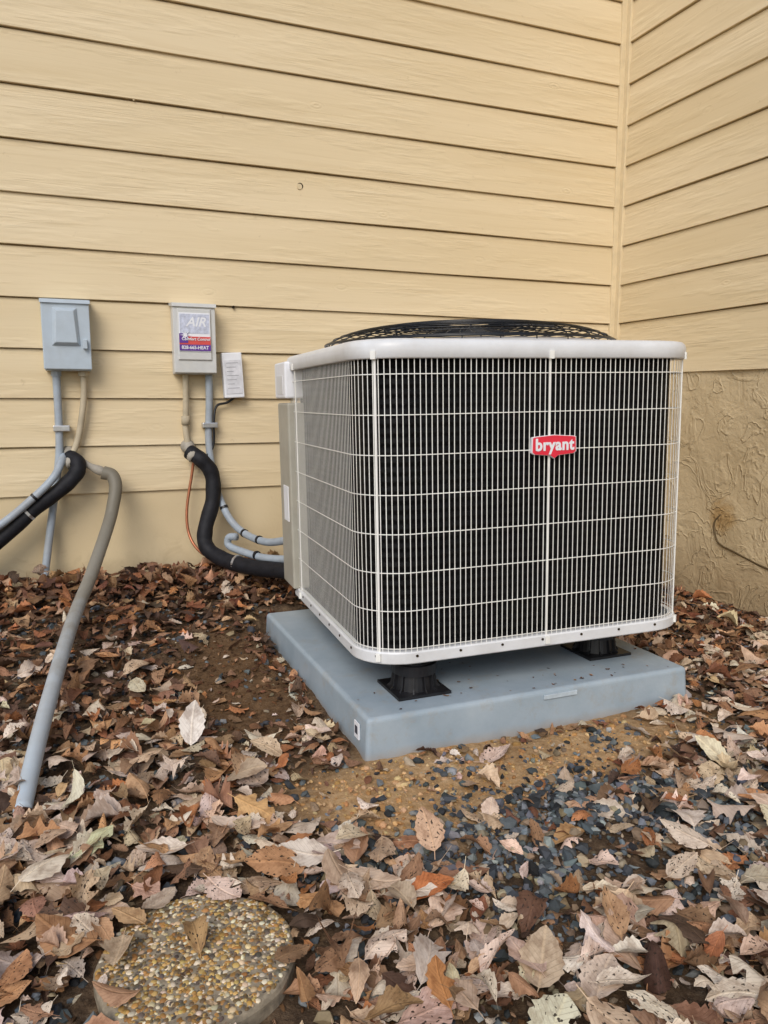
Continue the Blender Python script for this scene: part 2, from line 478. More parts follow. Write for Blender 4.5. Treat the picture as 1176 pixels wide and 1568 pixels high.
for (x,y,ax,ay) in SP:
    tx,ty=-ay,ax; b0=len(V); w=.0026
    for z in (.012,.78):
        for (a,bb) in ((-w,.001),(w,.001),(w,.0040),(-w,.0040)): V.append((x+tx*a+ax*bb,y+ty*a+ay*bb,z))
    for e in range(4): F.append((b0+e,b0+(e+1)%4,b0+4+(e+1)%4,b0+4+e))
    for zc in (.018,.775):
        b0=len(V); w2=.006; h2=.010
        for z in (zc-h2,zc+h2):
            for (a,bb) in ((-w2,.004),(w2,.004),(w2,.0125),(-w2,.0125)): V.append((x+tx*a+ax*bb,y+ty*a+ay*bb,z))
        F+= [(b0+e,b0+(e+1)%4,b0+4+(e+1)%4,b0+4+e) for e in range(4)]+[(b0+3,b0+2,b0+1,b0),(b0+4,b0+5,b0+6,b0+7)]
mesh_ob("grille_straps",V,F,MAT_BAR,body)
V=[];F=[]
for i,(x,y,ax,ay) in enumerate(rr(HW,CR,nc=4,ns=12)):
    if i%2: continue
    tx,ty=-ay,ax; b0=len(V); n=8
    for bb in (.006,.0085):
        for k in range(n):
            a=2*math.pi*k/n; V.append((x+tx*.0035*math.cos(a)+ax*bb,y+ty*.0035*math.cos(a)+ay*bb,.021+.0035*math.sin(a)))
    F.append(tuple(b0+n+k for k in range(n)))
    for k in range(n): F.append((b0+k,b0+(k+1)%n,b0+n+(k+1)%n,b0+n+k))
mesh_ob("rail_bolts",V,F,MAT_DARK,body)
prof=[(.415,.820),(.412,.832),(.40,.842),(.375,.854),(.34,.866),(.30,.875),(.24,.884),(.17,.890),(.10,.893),(.06,.894)]
pr=np.array(prof)
V=[];F=[]
def add(v,f):
    b=len(V); V.extend(v); F.extend([tuple(q+b for q in ff) for ff in f])
for r_ in np.linspace(.07,.41,18):
    z=float(np.interp(r_,pr[::-1,0],pr[::-1,1]))
    path=[Vector((r_*math.cos(a),r_*math.sin(a),z)) for a in np.linspace(0,2*math.pi,73)]
    add(*tube_data(path,.0018,6,False))
path=[Vector((.413*math.cos(a),.413*math.sin(a),.830)) for a in np.linspace(0,2*math.pi,73)]
add(*tube_data(path,.0035,6,False))
for k in range(28):
    a=2*math.pi*k/28
    path=[Vector((r_*math.cos(a+.35*(1-r_/.41)),r_*math.sin(a+.35*(1-r_/.41)),z-.003)) for r_,z in prof]
    add(*tube_data(path,.0018,6,False))
mesh_ob("fan_guard",V,F,MAT_WIRE,body,smooth=True)
V=[(.065*math.cos(2*math.pi*k/24),.065*math.sin(2*math.pi*k/24),.8965) for k in range(24)]
mesh_ob("guard_cap",V,[tuple(range(24))],MAT_WIRE,body)
V=[];F=[]
for k in range(4):
    a0=math.pi/2*k
    for (r_,sp,dz) in ((.08,.35,.03),(.22,.55,.035),(.37,.6,.03)):
        for s in (-1,1): V.append((r_*math.cos(a0+s*sp/1.6),r_*math.sin(a0+s*sp/1.6),.74+s*dz))
    b=k*6; F+=[(b,b+1,b+3,b+2),(b+2,b+3,b+5,b+4)]
mesh_ob("fan_blades",V,F,MAT_BLK,body)
V,F=tube_data([Vector((0,0,.60)),Vector((0,0,.80))],.075,20); mesh_ob("fan_motor",V,F,MAT_BLK,body,smooth=False)
box("service_panel",-.475,-.38,.30,.462,.03,.66,MAT_PANEL,body,bevel=.006)
box("control_cover",-.480,-.37,.305,.47,.675,.795,MAT_WHITE,body,bevel=.006)
box("service_label",-.4775,-.4745,.33,.40,.26,.38,MAT_WHITE,body)
box("cover_label",-.4815,-.4795,.335,.43,.69,.75,MAT_LID,body)

def text_mesh(name,s,size,mat,parent,loc,rot,offset=0.0,extrude=.0006,sx=1.0,shear=0,space=1.0):
    cu=bpy.data.curves.new(name,'FONT'); cu.body=s; cu.size=size; cu.align_x='CENTER'; cu.align_y='CENTER'
    cu.offset=offset; cu.extrude=extrude; cu.shear=shear; cu.space_character=space; cu.resolution_u=4
    tmp=bpy.data.objects.new(name+"_c",cu); scene.collection.objects.link(tmp)
    bpy.context.view_layer.update()
    dg=bpy.context.evaluated_depsgraph_get()
    me=bpy.data.meshes.new_from_object(tmp.evaluated_get(dg))
    bpy.data.objects.remove(tmp)
    me.materials.clear(); me.materials.append(mat)
    ob=bpy.data.objects.new(name,me); ob.parent=parent; ob.location=loc; ob.rotation_euler=rot; ob.scale=(sx,1,1)
    return link(ob)
bc=(.022,-.4635,.540)
out=[(-.066,.024),(-.058,.026),(0,.030),(.058,.026),(.066,.024),(.067,-.014),(.060,-.019),(.012,-.023),(0,-.031),(-.012,-.023),(-.060,-.019),(-.067,-.014)]
def plate(name,out,c,y0,y1,mat,parent,s=1.0,sx=1.0):
    n=len(out); V=[(c[0]+x*s*sx,y,c[2]+z*s) for y in (y0,y1) for x,z in out]
    F=[tuple(range(n)),tuple(range(n,2*n))[::-1]]+[(k,n+k,n+(k+1)%n,(k+1)%n) for k in range(n)]
    return mesh_ob(name,V,F,mat,parent)
plate("badge_border",out,bc,-.4655,-.4575,MAT_WHITE,body,1.02,.90)
plate("badge_plate",out,bc,-.4675,-.4580,MAT_RED,body,.975,.90)
text_mesh("badge_text","bryant",.043,MAT_WHITE,body,(.022,-.4685,.544),(R(90),0,0),offset=.0014,space=1.08,sx=.88)

def foot(name,x,y):
    V=[];F=[]
    def addp(v,f):
        b=len(V); V.extend(v); F.extend([tuple(q+b for q in ff) for ff in f])
    addp(*box_data(x-.075,x+.075,y-.075,y+.075,.1005,.108))
    for zz,r0,r1,z1 in ((.108,.056,.050,.150),(.150,.060,.062,.178),(.178,.052,.052,.206)):
        n=28; v=[(x+r0*math.cos(2*math.pi*k/n),y+r0*math.sin(2*math.pi*k/n),zz) for k in range(n)]
        v+=[(x+r1*math.cos(2*math.pi*k/n),y+r1*math.sin(2*math.pi*k/n),z1) for k in range(n)]
        addp(v,[(k,(k+1)%n,n+(k+1)%n,n+k) for k in range(n)]+[tuple(range(n))[::-1],tuple(range(n,2*n))])
    for k in range(12):
        a=2*math.pi*k/12+.1; c,s=math.cos(a),math.sin(a); t=.002
        q=[(.045,.107),(.072,.107),(.062,.118),(.057,.15),(.045,.15)]
        v=[(x+r_*c-sg*t*s,y+r_*s+sg*t*c,z) for sg in (-1,1) for r_,z in q]
        addp(v,[(0,1,2,3,4),(9,8,7,6,5)]+[(i,5+i,5+(i+1)%5,(i+1)%5) for i in range(5)])
    mesh_ob(name,V,F,MAT_BLK,ac,bevel=0)
foot("foot_1",.820,1.795); foot("foot_2",1.465,1.865); foot("foot_3",.86,2.50); foot("foot_4",1.50,2.50)

# ---------------------------------------------------------------- electrical boxes
def disconnect(name,xc,z0,z1,w,mat,d=.085):
    e=empty(name); yb=WY-.014; 
    box("enclosure",xc-w/2,xc+w/2,yb-d+.012,yb,z0,z1-.008,mat,e,bevel=.003)
    box("cover",xc-w/2-.003,xc+w/2+.003,yb-d,yb-d+.0115,z0+.004,z1-.012,mat,e,bevel=.003)
    V=[(xc-w/2-.006,yb-d-.008,z1-.022),(xc+w/2+.006,yb-d-.008,z1-.022),(xc+w/2+.006,yb-d-.005,z1-.008),(xc-w/2-.006,yb-d-.005,z1-.008),
       (xc+w/2+.006,yb+.002,z1),(xc-w/2-.006,yb+.002,z1),(xc-w/2-.006,yb+.002,z1-.0105),(xc+w/2+.006,yb+.002,z1-.0105),(xc-w/2-.006,yb-d-.0005,z1-.022),(xc+w/2+.006,yb-d-.0005,z1-.022)]
    F=[(0,1,2,3),(3,2,4,5),(1,9,7,4,2),(0,3,5,6,8),(8,6,7,9),(0,8,9,1)]
    mesh_ob("rain_hood",V,F,mat,e)
    return e,yb-d
b1,yf=disconnect("electrical_disconnect_box",.014,.975,1.243,.162,MAT_BOXG)
def frustum(name,x0,x1,z0,z1,y,d,ins,mat,parent,topshift=0):
    V=[(x0,y,z0),(x1,y,z0),(x1-topshift,y,z1),(x0+topshift,y,z1),(x0+ins,y-d,z0+ins),(x1-ins,y-d,z0+ins),(x1-ins-topshift,y-d,z1-ins),(x0+ins+topshift,y-d,z1-ins)]
    F=[(4,5,6,7),(0,1,5,4),(1,2,6,5),(2,3,7,6),(3,0,4,7)]
    return mesh_ob(name,V,F,mat,parent,bevel=.002)
frustum("raised_panel",-.038,.062,1.065,1.205,yf-.0005,.016,.012,MAT_BOXG,b1,.008)
box("hasp",.07,.085,yf-.02,yf+.001,1.055,1.09,MAT_BOXG,b1,bevel=.002)
b2,yf=disconnect("electrical_disconnect_box.001",.486,.968,1.250,.160,MAT_BOXB)
frustum("raised_panel",.418,.552,1.02,1.222,yf-.0005,.006,.004,MAT_BOXB,b2,0)
yl=yf-.0075
box("label_white",.424,.546,yl-.0015,yl,1.055,1.205,MAT_WHITE,b2)
MAT_SKY=simple("label_pale",(.54,.57,.68,1),.4,.3,var=.25,nscale=60,bump=0)
box("label_photo",.428,.542,yl-.0025,yl-.0016,1.125,1.20,MAT_SKY,b2)
box("label_band",.424,.546,yl-.0035,yl-.0016,1.082,1.113,MAT_PINK,b2)
box("label_band_blue",.424,.458,yl-.0045,yl-.0036,1.088,1.124,MAT_PURP,b2)
box("label_band_low",.424,.546,yl-.0037,yl-.0016,1.058,1.0815,MAT_PURP,b2)
text_mesh("label_number","828-665-HEAT",.0185,MAT_WHITE,b2,(.485,yl-.0045,1.070),(R(90),0,0),offset=.0004,extrude=.0003,sx=.93)
text_mesh("label_title","AIR",.05,MAT_WHITE,b2,(.49,yl-.003,1.168),(R(90),0,0),offset=.001,extrude=.0003,shear=.3)
text_mesh("label_script","Comfort Control",.0155,MAT_WHITE,b2,(.488,yl-.0055,1.103),(R(90),0,0),offset=.0003,extrude=.0003,shear=.2)
plate("label_star",[(math.cos(a)*(r_),math.sin(a)*r_) for a,r_ in [(math.pi/8*i,(.022 if i%2==0 else .006)) for i in range(16)]],(.447,0,1.118),yl-.006,yl-.0046,MAT_WHITE,b2)
b3=empty("surge_protector_box",(.643,WY-.03,.966),(0,R(-3),0))
V,F=box_data(-.041,.041,-.028,.012,-.092,.092); mesh_ob("case",V,F,MAT_WHITE,b3,bevel=.004)
V,F=box_data(-.033,.033,-.0300,-.0285,-.075,.062); mesh_ob("face_label",V,F,simple("label_grey",(.68,.68,.71,1),.5,bump=0),b3)
MAT_GINK=simple("faded_ink",(.28,.28,.31,1),.6,.2,bump=0)
for i in range(7):
    z=.05-.017*i; V,F=box_data(-.026,.022-.01*(i%3),-.0308,-.0302,z-.0009,z+.0009); mesh_ob("print_line_%d"%i,V,F,MAT_GINK,b3)

# ---------------------------------------------------------------- conduits, line sets
Y=WY
def ties(parent,mat,ptslist,rad):
    for i,(p,d) in enumerate(ptslist):
        p=Vector(p);d=Vector(d).normalized()
        V,F=tube_data([p-d*.005,p+d*.005],rad,12); mesh_ob("tie_%d"%i,V,F,mat,parent)
ls1=empty("refrigerant_line_set")
tube("grey_conduit",[(-.03,Y-.045,.98),(-.031,Y-.04,.80),(-.036,Y-.04,.66),(-.058,Y-.045,.52),(-.082,Y-.055,.38),(-.118,Y-.08,.16),(-.13,Y-.09,.05)],.0145,MAT_PVC,ls1)
tube("tan_conduit",[(.066,Y-.045,.98),(.064,Y-.04,.88),(.045,Y-.04,.76),(.022,Y-.04,.68),(-.008,Y-.04,.635)],.012,MAT_TAN,ls1)
for nm,x,m_ in (("fitting_1",-.03,MAT_PVC),("fitting_2",.066,MAT_TAN)):
    V,F=tube_data([Vector((x,Y-.045,.955)),Vector((x,Y-.045,.975))],.019,8); mesh_ob(nm,V,F,m_,ls1)
box("conduit_strap",-.052,.008,Y-.062,Y-.016,.745,.768,MAT_SILV,ls1,bevel=.003)
tube("wall_seal",[(-.005,Y+.0,.665),(0,Y-.035,.655),(.0,Y-.06,.635),(.01,Y-.08,.615)],lambda t:.022+.004*math.sin(t*9),MAT_PUTTY,ls1)
tube("insulated_line",[(.0,Y-.04,.645),(.028,Y-.085,.625),(.02,Y-.10,.585),(-.035,Y-.10,.53),(-.14,Y-.10,.452),(-.26,Y-.10,.345),(-.42,Y-.11,.24),(-.7,Y-.13,.14),(-1.0,Y-.16,.06)],lambda t:.029+.001*math.sin(t*60),MAT_FOAM,ls1,ns=20)
tube("grey_whip",[(-.02,Y-.04,.65),(-.03,Y-.085,.63),(-.06,Y-.12,.575),(-.13,Y-.13,.505),(-.26,Y-.13,.40),(-.45,Y-.13,.29),(-.9,Y-.15,.09)],.0145,MAT_PVC,ls1)
tube("putty_arm",[(.0,Y-.05,.64),(.05,Y-.07,.622),(.09,Y-.08,.60),(.125,Y-.085,.585),(.155,Y-.085,.575)],lambda t:.016+.003*math.sin(t*13),MAT_PUTTY,ls1)
ties(ls1,MAT_SILV,[((-.155,Y-.10,.441),(-.11,0,-.09))],.0315)
ties(ls1,MAT_BLK,[((-.13,Y-.13,.505),(-.1,0,-.09))],.0165)
dp=empty("drain_pipe")
m=M("drain_pipe_plastic",.5,.3)
sep=m.n("ShaderNodeSeparateXYZ"); m.l(m.tc.outputs["Object"],sep.inputs[0])
nn=m.noise(11,5,.65)
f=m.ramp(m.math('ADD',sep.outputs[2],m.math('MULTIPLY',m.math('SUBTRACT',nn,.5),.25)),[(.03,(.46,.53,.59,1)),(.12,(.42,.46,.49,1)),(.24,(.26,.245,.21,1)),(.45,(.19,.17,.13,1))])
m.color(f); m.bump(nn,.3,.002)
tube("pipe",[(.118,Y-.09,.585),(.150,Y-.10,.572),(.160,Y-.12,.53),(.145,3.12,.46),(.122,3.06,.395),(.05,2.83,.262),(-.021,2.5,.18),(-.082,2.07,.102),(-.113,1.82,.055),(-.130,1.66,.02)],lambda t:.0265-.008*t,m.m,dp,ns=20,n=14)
ls2=empty("refrigerant_line_set.001")
tube("tan_conduit",[(.452,Y-.045,.97),(.450,Y-.04,.85),(.446,Y-.035,.75),(.452,Y-.035,.69)],.0125,MAT_TAN,ls2)
tube("tan_coupling",[(.447,Y-.038,.80),(.447,Y-.038,.765)],.017,MAT_TAN,ls2,straight=True)
tube("grey_conduit",[(.545,Y-.045,.97),(.545,Y-.035,.85),(.538,Y-.035,.72),(.542,Y-.045,.62),(.56,Y-.06,.50),(.592,Y-.13,.39),(.64,3.06,.330),(.69,2.9,.318),(.73,2.72,.352)],.0150,MAT_PVC,ls2)
box("conduit_strap",.512,.575,Y-.058,Y-.016,.752,.773,MAT_SILV,ls2,bevel=.003)
tube("thin_cable",[(.655,Y-.035,.88),(.62,Y-.03,.855),(.575,Y-.035,.84),(.56,Y-.045,.78),(.555,Y-.045,.68),(.52,Y-.05,.63)],.005,MAT_BLK,ls2)
tube("wall_seal",[(.452,Y+.0,.68),(.455,Y-.04,.67),(.462,Y-.06,.65),(.475,Y-.075,.63)],lambda t:.024+.005*math.sin(t*9),MAT_PUTTY,ls2)
tube("insulated_line",[(.455,Y-.045,.655),(.495,Y-.08,.625),(.537,Y-.085,.565),(.536,Y-.10,.46),(.497,Y-.13,.345),(.495,Y-.16,.275),(.545,3.04,.235),(.631,2.9,.222),(.71,2.74,.235),(.76,2.64,.24)],lambda t:.031+.001*math.sin(t*70),MAT_FOAM,ls2,ns=20)
tube("grey_whip_lower",[(.60,3.02,.325),(.575,3.05,.318),(.575,3.05,.285),(.62,2.98,.268),(.68,2.86,.262),(.75,2.68,.285)],.0150,MAT_PVC,ls2)
tube("copper_line",[(.475,Y-.055,.64),(.462,Y-.05,.56),(.436,Y-.06,.42),(.438,Y-.08,.32),(.47,Y-.13,.255),(.53,3.05,.222)],.006,MAT_COP,ls2)
ties(ls2,MAT_BLK,[((.58,Y-.105,.425),(.03,-.05,-.1)),((.64,3.06,.330),(.08,-.2,-.04)),((.675,2.95,.3185),(.05,-.16,.0)),((.655,2.91,.266),(.05,-.12,-.01)),((.549,Y-.052,.57),(.01,-.01,-.1))],.0175)
ties(ls2,MAT_SILV,[((.59,2.97,.228),(.1,-.15,-.01))],.0325)

# ---------------------------------------------------------------- stepping stone
SX,SY,SR=.140,1.095,.149
ss=empty("stepping_stone",(SX,SY,-.006))
n=72; V=[];F=[]
for (r_,z) in ((SR,-.04),(SR,.022),(SR-.003,.028),(SR-.008,.030)):
    for k in range(n):
        a=2*math.pi*k/n; q=r_+.0012*math.sin(5*a)+.0008*math.sin(13*a); V.append((q*math.cos(a),q*math.sin(a),z))
for j in range(3):
    for k in range(n): F.append((j*n+k,j*n+(k+1)%n,(j+1)*n+(k+1)%n,(j+1)*n+k))
F.append(tuple(3*n+k for k in range(n)))
mesh_ob("concrete_disc",V,F,simple("stone_cement",(.30,.25,.18,1),.9,.1,var=.3,nscale=90,bump=.5),ss)
import bmesh
def ico(sub):
    bm=bmesh.new(); bmesh.ops.create_icosphere(bm,subdivisions=sub,radius=1)
    v=np.array([q.co[:] for q in bm.verts]); f=np.array([[q.index for q in ff.verts] for ff in bm.faces]); bm.free(); return v,f
def rotmats(n):
    q=rng.normal(size=(n,4)); q/=np.linalg.norm(q,axis=1)[:,None]
    w,x,y,z=q.T
    return np.stack([1-2*(y*y+z*z),2*(x*y-z*w),2*(x*z+y*w),2*(x*y+z*w),1-2*(x*x+z*z),2*(y*z-x*w),2*(x*z-y*w),2*(y*z+x*w),1-2*(x*x+y*y)],1).reshape(n,3,3)
def scatter_rocks(name,pos,size,cols,sub,jit,flat,mat,parent=None,smooth=False):
    tv,tf=ico(sub); n=len(pos)
    D=tv[None]*(1+rng.normal(0,jit,(n,len(tv),1)))
    S=rng.uniform(.5,1.2,(n,1,3)); D=D*S
    D=np.einsum('nij,nkj->nki',rotmats(n),D)
    D[:,:,2]*=flat
    D=D*size[:,None,None]+pos[:,None,:]
    V=D.reshape(-1,3); F=(tf[None]+np.arange(n)[:,None,None]*len(tv)).reshape(-1,3)
    C=np.repeat(np.concatenate([cols,np.ones((n,1))],1),len(tv),0)
    return np_mesh(name,V,F,mat,parent,{"col":C},smooth)
def pal(cols,n,p=None,j=.15):
    c=np.array([srgb(*q)[:3] for q in cols]); i=rng.choice(len(c),n,p=p)
    return np.clip(c[i]*(1+rng.normal(0,j,(n,1)))*(1+rng.normal(0,.04,(n,3))),0,1)
n=2500; rr_=(SR-.006)*np.sqrt(rng.random(n)); aa=rng.random(n)*2*math.pi
pos=np.stack([rr_*np.cos(aa),rr_*np.sin(aa),np.full(n,.0295)],1)
scatter_rocks("aggregate",pos,rng.uniform(.0024,.0056,n),pal([(215,192,150),(180,138,78),(228,214,186),(124,102,72),(205,170,105),(104,94,82),(160,118,66)],n),2,.03,.55,MAT_PEB,ss,True)

# ---------------------------------------------------------------- gravel
def sample(n,wf,x0,x1,y0,y1):
    out=[]
    while sum(len(o) for o in out)<n:
        p=rng.random((n*2,2))*[x1-x0,y1-y0]+[x0,y0]
        k=rng.random(len(p))<wf(p[:,0],p[:,1]); out.append(p[k])
    return np.concatenate(out)[:n]
def inpad(x,y,mg=.0): return (x>.622-mg)&(x<1.628+mg)&(y>1.637-mg)&(y<2.678+mg)
def instone(x,y,mg=0): return np.hypot(x-SX,y-SY)<SR+mg
def wg(x,y):
    w=.09+1.0*w_grav(x,y)*(.25+.75*(sn(x,y,11,.4)>-.15))
    w=w*(1-.72*w_sand(x,y)*(sn(x,y,15,2.0)>-.35))+.05*(x>1.6)
    w=w*(1-.8*w_soil(x,y))
    return np.where(inpad(x,y,.006)|instone(x,y,.004),0,w)
n=14000
p=sample(n,wg,-1.2,2.58,.2,3.2)
sz=rng.lognormal(math.log(.0070),.45,n).clip(.0025,.017)
pos=np.stack([p[:,0],p[:,1],gz(p[:,0],p[:,1])+sz*.25+rng.random(n)*.006*w_grav(p[:,0],p[:,1])],1)
scatter_rocks("gravel",pos,sz,pal([(88,94,98),(116,122,126),(64,68,72),(146,148,144),(132,114,90),(168,152,128),(48,50,52)],n,[.24,.18,.2,.09,.12,.06,.11],j=.2),1,.24,.75,MAT_ROCK)
n=7000
p=sample(n,lambda x,y:np.where(inpad(x,y,.004)|instone(x,y),0,.15+1.1*w_sand(x,y)+.6*w_soil(x,y)),-1.0,2.58,.3,3.2)
sz=rng.lognormal(math.log(.004),.45,n).clip(.0015,.012)
pos=np.stack([p[:,0],p[:,1],gz(p[:,0],p[:,1])+sz*.1],1)
cc=pal([(196,156,108),(178,136,88),(208,174,130)],n); dk=pal([(105,76,52),(84,62,44)],n); k=(w_sand(p[:,0],p[:,1])>.3)[:,None]
scatter_rocks("soil_clods",pos,sz,np.where(k,cc,dk),1,.14,.7,MAT_BITS)

# ---------------------------------------------------------------- leaves
def leaf_template(kind,ns,sd):
    r=np.random.default_rng(sd); u=np.linspace(0,1,ns)
    if kind=='oval':
        w=.25*np.sin(np.pi*u**.85)**.8*(1-.1*u); w[1:-1]*=1+.06*np.where(np.arange(1,ns-1)%2,1,-1)
        wl=w*(1+r.normal(0,.04,ns)); wr=w*(1+r.normal(0,.04,ns)); sk=.012
    elif kind=='oak':
        env=.32*np.sin(np.pi*u**.8)**.7
        wl=env*np.clip(.74+.28*np.cos(2*np.pi*(u*3.6+.15))+r.normal(0,.05,ns),.3,1.1)
        wr=env*np.clip(.74+.28*np.cos(2*np.pi*(u*3.6+.02))+r.normal(0,.05,ns),.3,1.1)
        sk=.04
    else:
        env=.31*np.sin(np.pi*u**1.1)**.75
        wl=env*(.88+.12*np.cos(2*np.pi*(u*6))); wr=env*(.88+.12*np.cos(2*np.pi*(u*6+.2))); sk=.02
        k=r.integers(4,ns-5); wl[k:k+2]*=.45
    wl[0]=wr[0]=.008; wl[-1]=wr[-1]=.004
    V=[];UV=[]
    for i in range(ns):
        for s in (-1,-.5,0,.5,1):
            wv=wl[i] if s<0 else wr[i]
            V.append((u[i]-.5+sk*abs(s)*math.sin(math.pi*u[i]),s*wv,0)); UV.append((u[i],.5+s*wv/.7))
    F=[]
    for i in range(ns-1):
        for j in range(4): q=i*5+j; F.append((q,q+1,q+6,q+5))
    b=len(V)
    for (x,y) in ((-.5,-.006),(-.5,.006),(-.68,.03),(-.68,.02)): V.append((x,y,.002)); UV.append((0,.5))
    F.append((b,b+1,b+2,b+3))
    return np.array(V),np.array(UV),np.array(F)
temps=[leaf_template('oval',15,1),leaf_template('oak',20,2),leaf_template('round',17,3),leaf_template('round',17,5),leaf_template('oval',15,6)]
temps_lo=[leaf_template('oval',7,1),leaf_template('round',10,3)]

def make_leaves(pos,size,cols,temps,tilt,curl,tprob=None,yaws=None,tilts=None):
    n=len(pos); ti=rng.choice(len(temps),n,p=tprob); VV=[];FF=[];CC=[];LL=[];base=0
    for t,(tv,tuv,tf) in enumerate(temps):
        idx=np.where(ti==t)[0]; m=len(idx)
        if m==0: continue
        X=np.repeat(tv[None,:,0],m,0); Yv=np.repeat(tv[None,:,1],m,0)
        Yv=Yv*rng.uniform(.85,1.35,(m,1))
        Yv=Yv+rng.normal(0,.16,(m,1))*(X**2)
        c1=rng.normal(0,.5,(m,1))*curl; c2=rng.normal(.8,1.3,(m,1))*curl
        ph=rng.random((m,1))*6.28; ph2=rng.random((m,1))*6.28; am=rng.uniform(.01,.045,(m,1))*curl
        Zv=c1*X**2+c2*np.abs(Yv)**1.6+am*np.sin(X*11+ph)*np.sign(Yv)*np.minimum(1,np.abs(Yv)*6)+am*1.2*np.sin(X*6+ph2)+rng.normal(0,.35,(m,1))*X*Yv*2*curl
        X=X*(1-.25*np.minimum(1,np.abs(c1))*np.abs(X))
        Yv=Yv*(1-.3*np.minimum(1.,np.abs(c2)*.5))
        P=np.stack([X,Yv,Zv],2)*size[idx][:,None,None]
        yaw=rng.random(m)*6.283; ta=np.abs(rng.normal(0,1,m))*tilt; td=rng.random(m)*6.283
        roll=np.where(rng.random(m)<.35,math.pi,0.0)
        if yaws is not None: yaw=yaws[idx]; ta=tilts[idx]; td=yaw*0.0; roll=roll*0
        cr,sr=np.cos(roll),np.sin(roll)
        P=np.stack([P[:,:,0],P[:,:,1]*cr[:,None]-P[:,:,2]*sr[:,None],P[:,:,1]*sr[:,None]+P[:,:,2]*cr[:,None]],2)
        cy,sy=np.cos(yaw)[:,None],np.sin(yaw)[:,None]
        P=np.stack([P[:,:,0]*cy-P[:,:,1]*sy,P[:,:,0]*sy+P[:,:,1]*cy,P[:,:,2]],2)
        ax=np.stack([np.cos(td),np.sin(td),0*td],1)
        ca,sa=np.cos(ta)[:,None,None],np.sin(ta)[:,None,None]
        A=np.repeat(ax[:,None,:],P.shape[1],1)
        P=P*ca+np.cross(A,P)*sa+A*(A*P).sum(2,keepdims=True)*(1-ca)
        lo=P[:,:,2].min(1)
        P=P+pos[idx][:,None,:]
        P[:,:,2]-=lo[:,None]*.75
        VV.append(P.reshape(-1,3)); k=tv.shape[0]
        FF.append((tf[None]+np.arange(m)[:,None,None]*k).reshape(-1,4)+base); base+=m*k
        CC.append(np.repeat(np.concatenate([cols[idx],np.ones((m,1))],1),k,0))
        rd=rng.random(m)
        L=np.zeros((m,k,4)); L[:,:,0]=tuv[None,:,0]; L[:,:,1]=tuv[None,:,1]; L[:,:,2]=rd[:,None]; L[:,:,3]=1
        LL.append(L.reshape(-1,4))
    return np.concatenate(VV),np.concatenate(FF),np.concatenate(CC),np.concatenate(LL)

def wl(x,y,bare=.05,stone=.02):
    w=np.ones_like(x)
    w*=1-(1-bare*2)*w_soil(x,y)
    w*=1-(1-bare)*np.clip(w_sand(x,y)*1.1,0,1)
    w*=1-.66*np.clip(w_grav(x,y),0,1)
    w*=1-.25*sst((x-1.5)/.3)
    w*=.7+.3*(sn(x,y,6,2.2)>-.3)
    w=np.where(inpad(x,y,.03),0,w)
    w=np.where(instone(x,y,.022),stone,w)
    return w
lv=[];
light=[(218,198,176),(202,178,150),(226,210,190),(194,166,138),(208,190,172)]
mid=[(174,136,102),(160,124,96),(188,142,102),(150,116,90),(194,158,122),(182,124,82)]
dark=[(118,88,68),(102,76,60),(132,96,68),(86,66,54),(124,82,58)]
def leaf_cols(p,top=0.0):
    n=len(p); y=p[:,1]; far=sst((y-1.5)/1.4)
    r_=rng.random(n)
    pl=.46*(1-far)+.10+top; pm=.36
    L=pal(light,n,j=.1);Md=pal(mid,n,j=.14);D=pal(dark,n,j=.18)
    return np.where((r_<pl)[:,None],L,np.where((r_<pl+pm)[:,None],Md,D))
def batch(n,smin,smax,zlift,tilt,curl,temps,top=0,bare=.05,area=(-1.5,2.55,.1,3.2),tprob=None,stone=.02):
    p=sample(n,lambda x,y:wl(x,y,bare,stone),*area)
    far=sst((p[:,1]-1.6)/1.2)
    s=rng.uniform(smin,smax,n)*(1-.12*far)
    z=gz(p[:,0],p[:,1])+rng.random(n)*zlift*np.clip(wl(p[:,0],p[:,1]),.15,1)+.001
    z=np.where(instone(p[:,0],p[:,1],.0),np.maximum(z,.029),z)
    pos=np.stack([p[:,0],p[:,1],z],1)
    return make_leaves(pos,s,leaf_cols(p,top),temps,tilt,curl,tprob)
tp=[.30,.12,.17,.13,.28]
lv.append(batch(4800,.045,.080,.022,.28,.8,temps,-.14,tprob=tp))
lv.append(batch(3500,.050,.098,.034,.33,.9,temps,.0,tprob=tp))
lv.append(batch(750,.075,.120,.040,.24,.6,temps,.22,tprob=tp,area=(-1.2,2.5,.2,1.9),stone=.0))
lv.append(batch(9000,.012,.035,.018,.45,.9,temps_lo,-.1,bare=.25,stone=.10))
n=900; p=np.stack([rng.uniform(-1.6,.9,n),3.2-np.abs(rng.normal(0,.16,n))],1)
pos=np.stack([p[:,0],p[:,1],gz(p[:,0],p[:,1])+rng.random(n)*.05],1)
lv.append(make_leaves(pos,rng.uniform(.05,.095,n),leaf_cols(p,-.05),temps,.55,1.0,tp))
n=2500; p=np.stack([rng.uniform(1.66,2.56,n),rng.uniform(.9,3.2,n)],1)
pos=np.stack([p[:,0],p[:,1],gz(p[:,0],p[:,1])+rng.random(n)*.02],1)
lv.append(make_leaves(pos,rng.uniform(.015,.05,n),pal(dark+mid[:2],n),temps_lo,.4,.9))
# leaves lapping over the far edge of the stepping stone
p=np.array([[.01,1.19],[.03,1.13],[.10,1.235],[.02,1.04],[.20,1.225],[.05,1.215],[.265,1.16]])
pos=np.stack([p[:,0],p[:,1],np.full(len(p),.032)],1)
lv.append(make_leaves(pos,rng.uniform(.07,.105,len(p)),pal(mid+light[:2],len(p)),temps,.12,.5,tp))
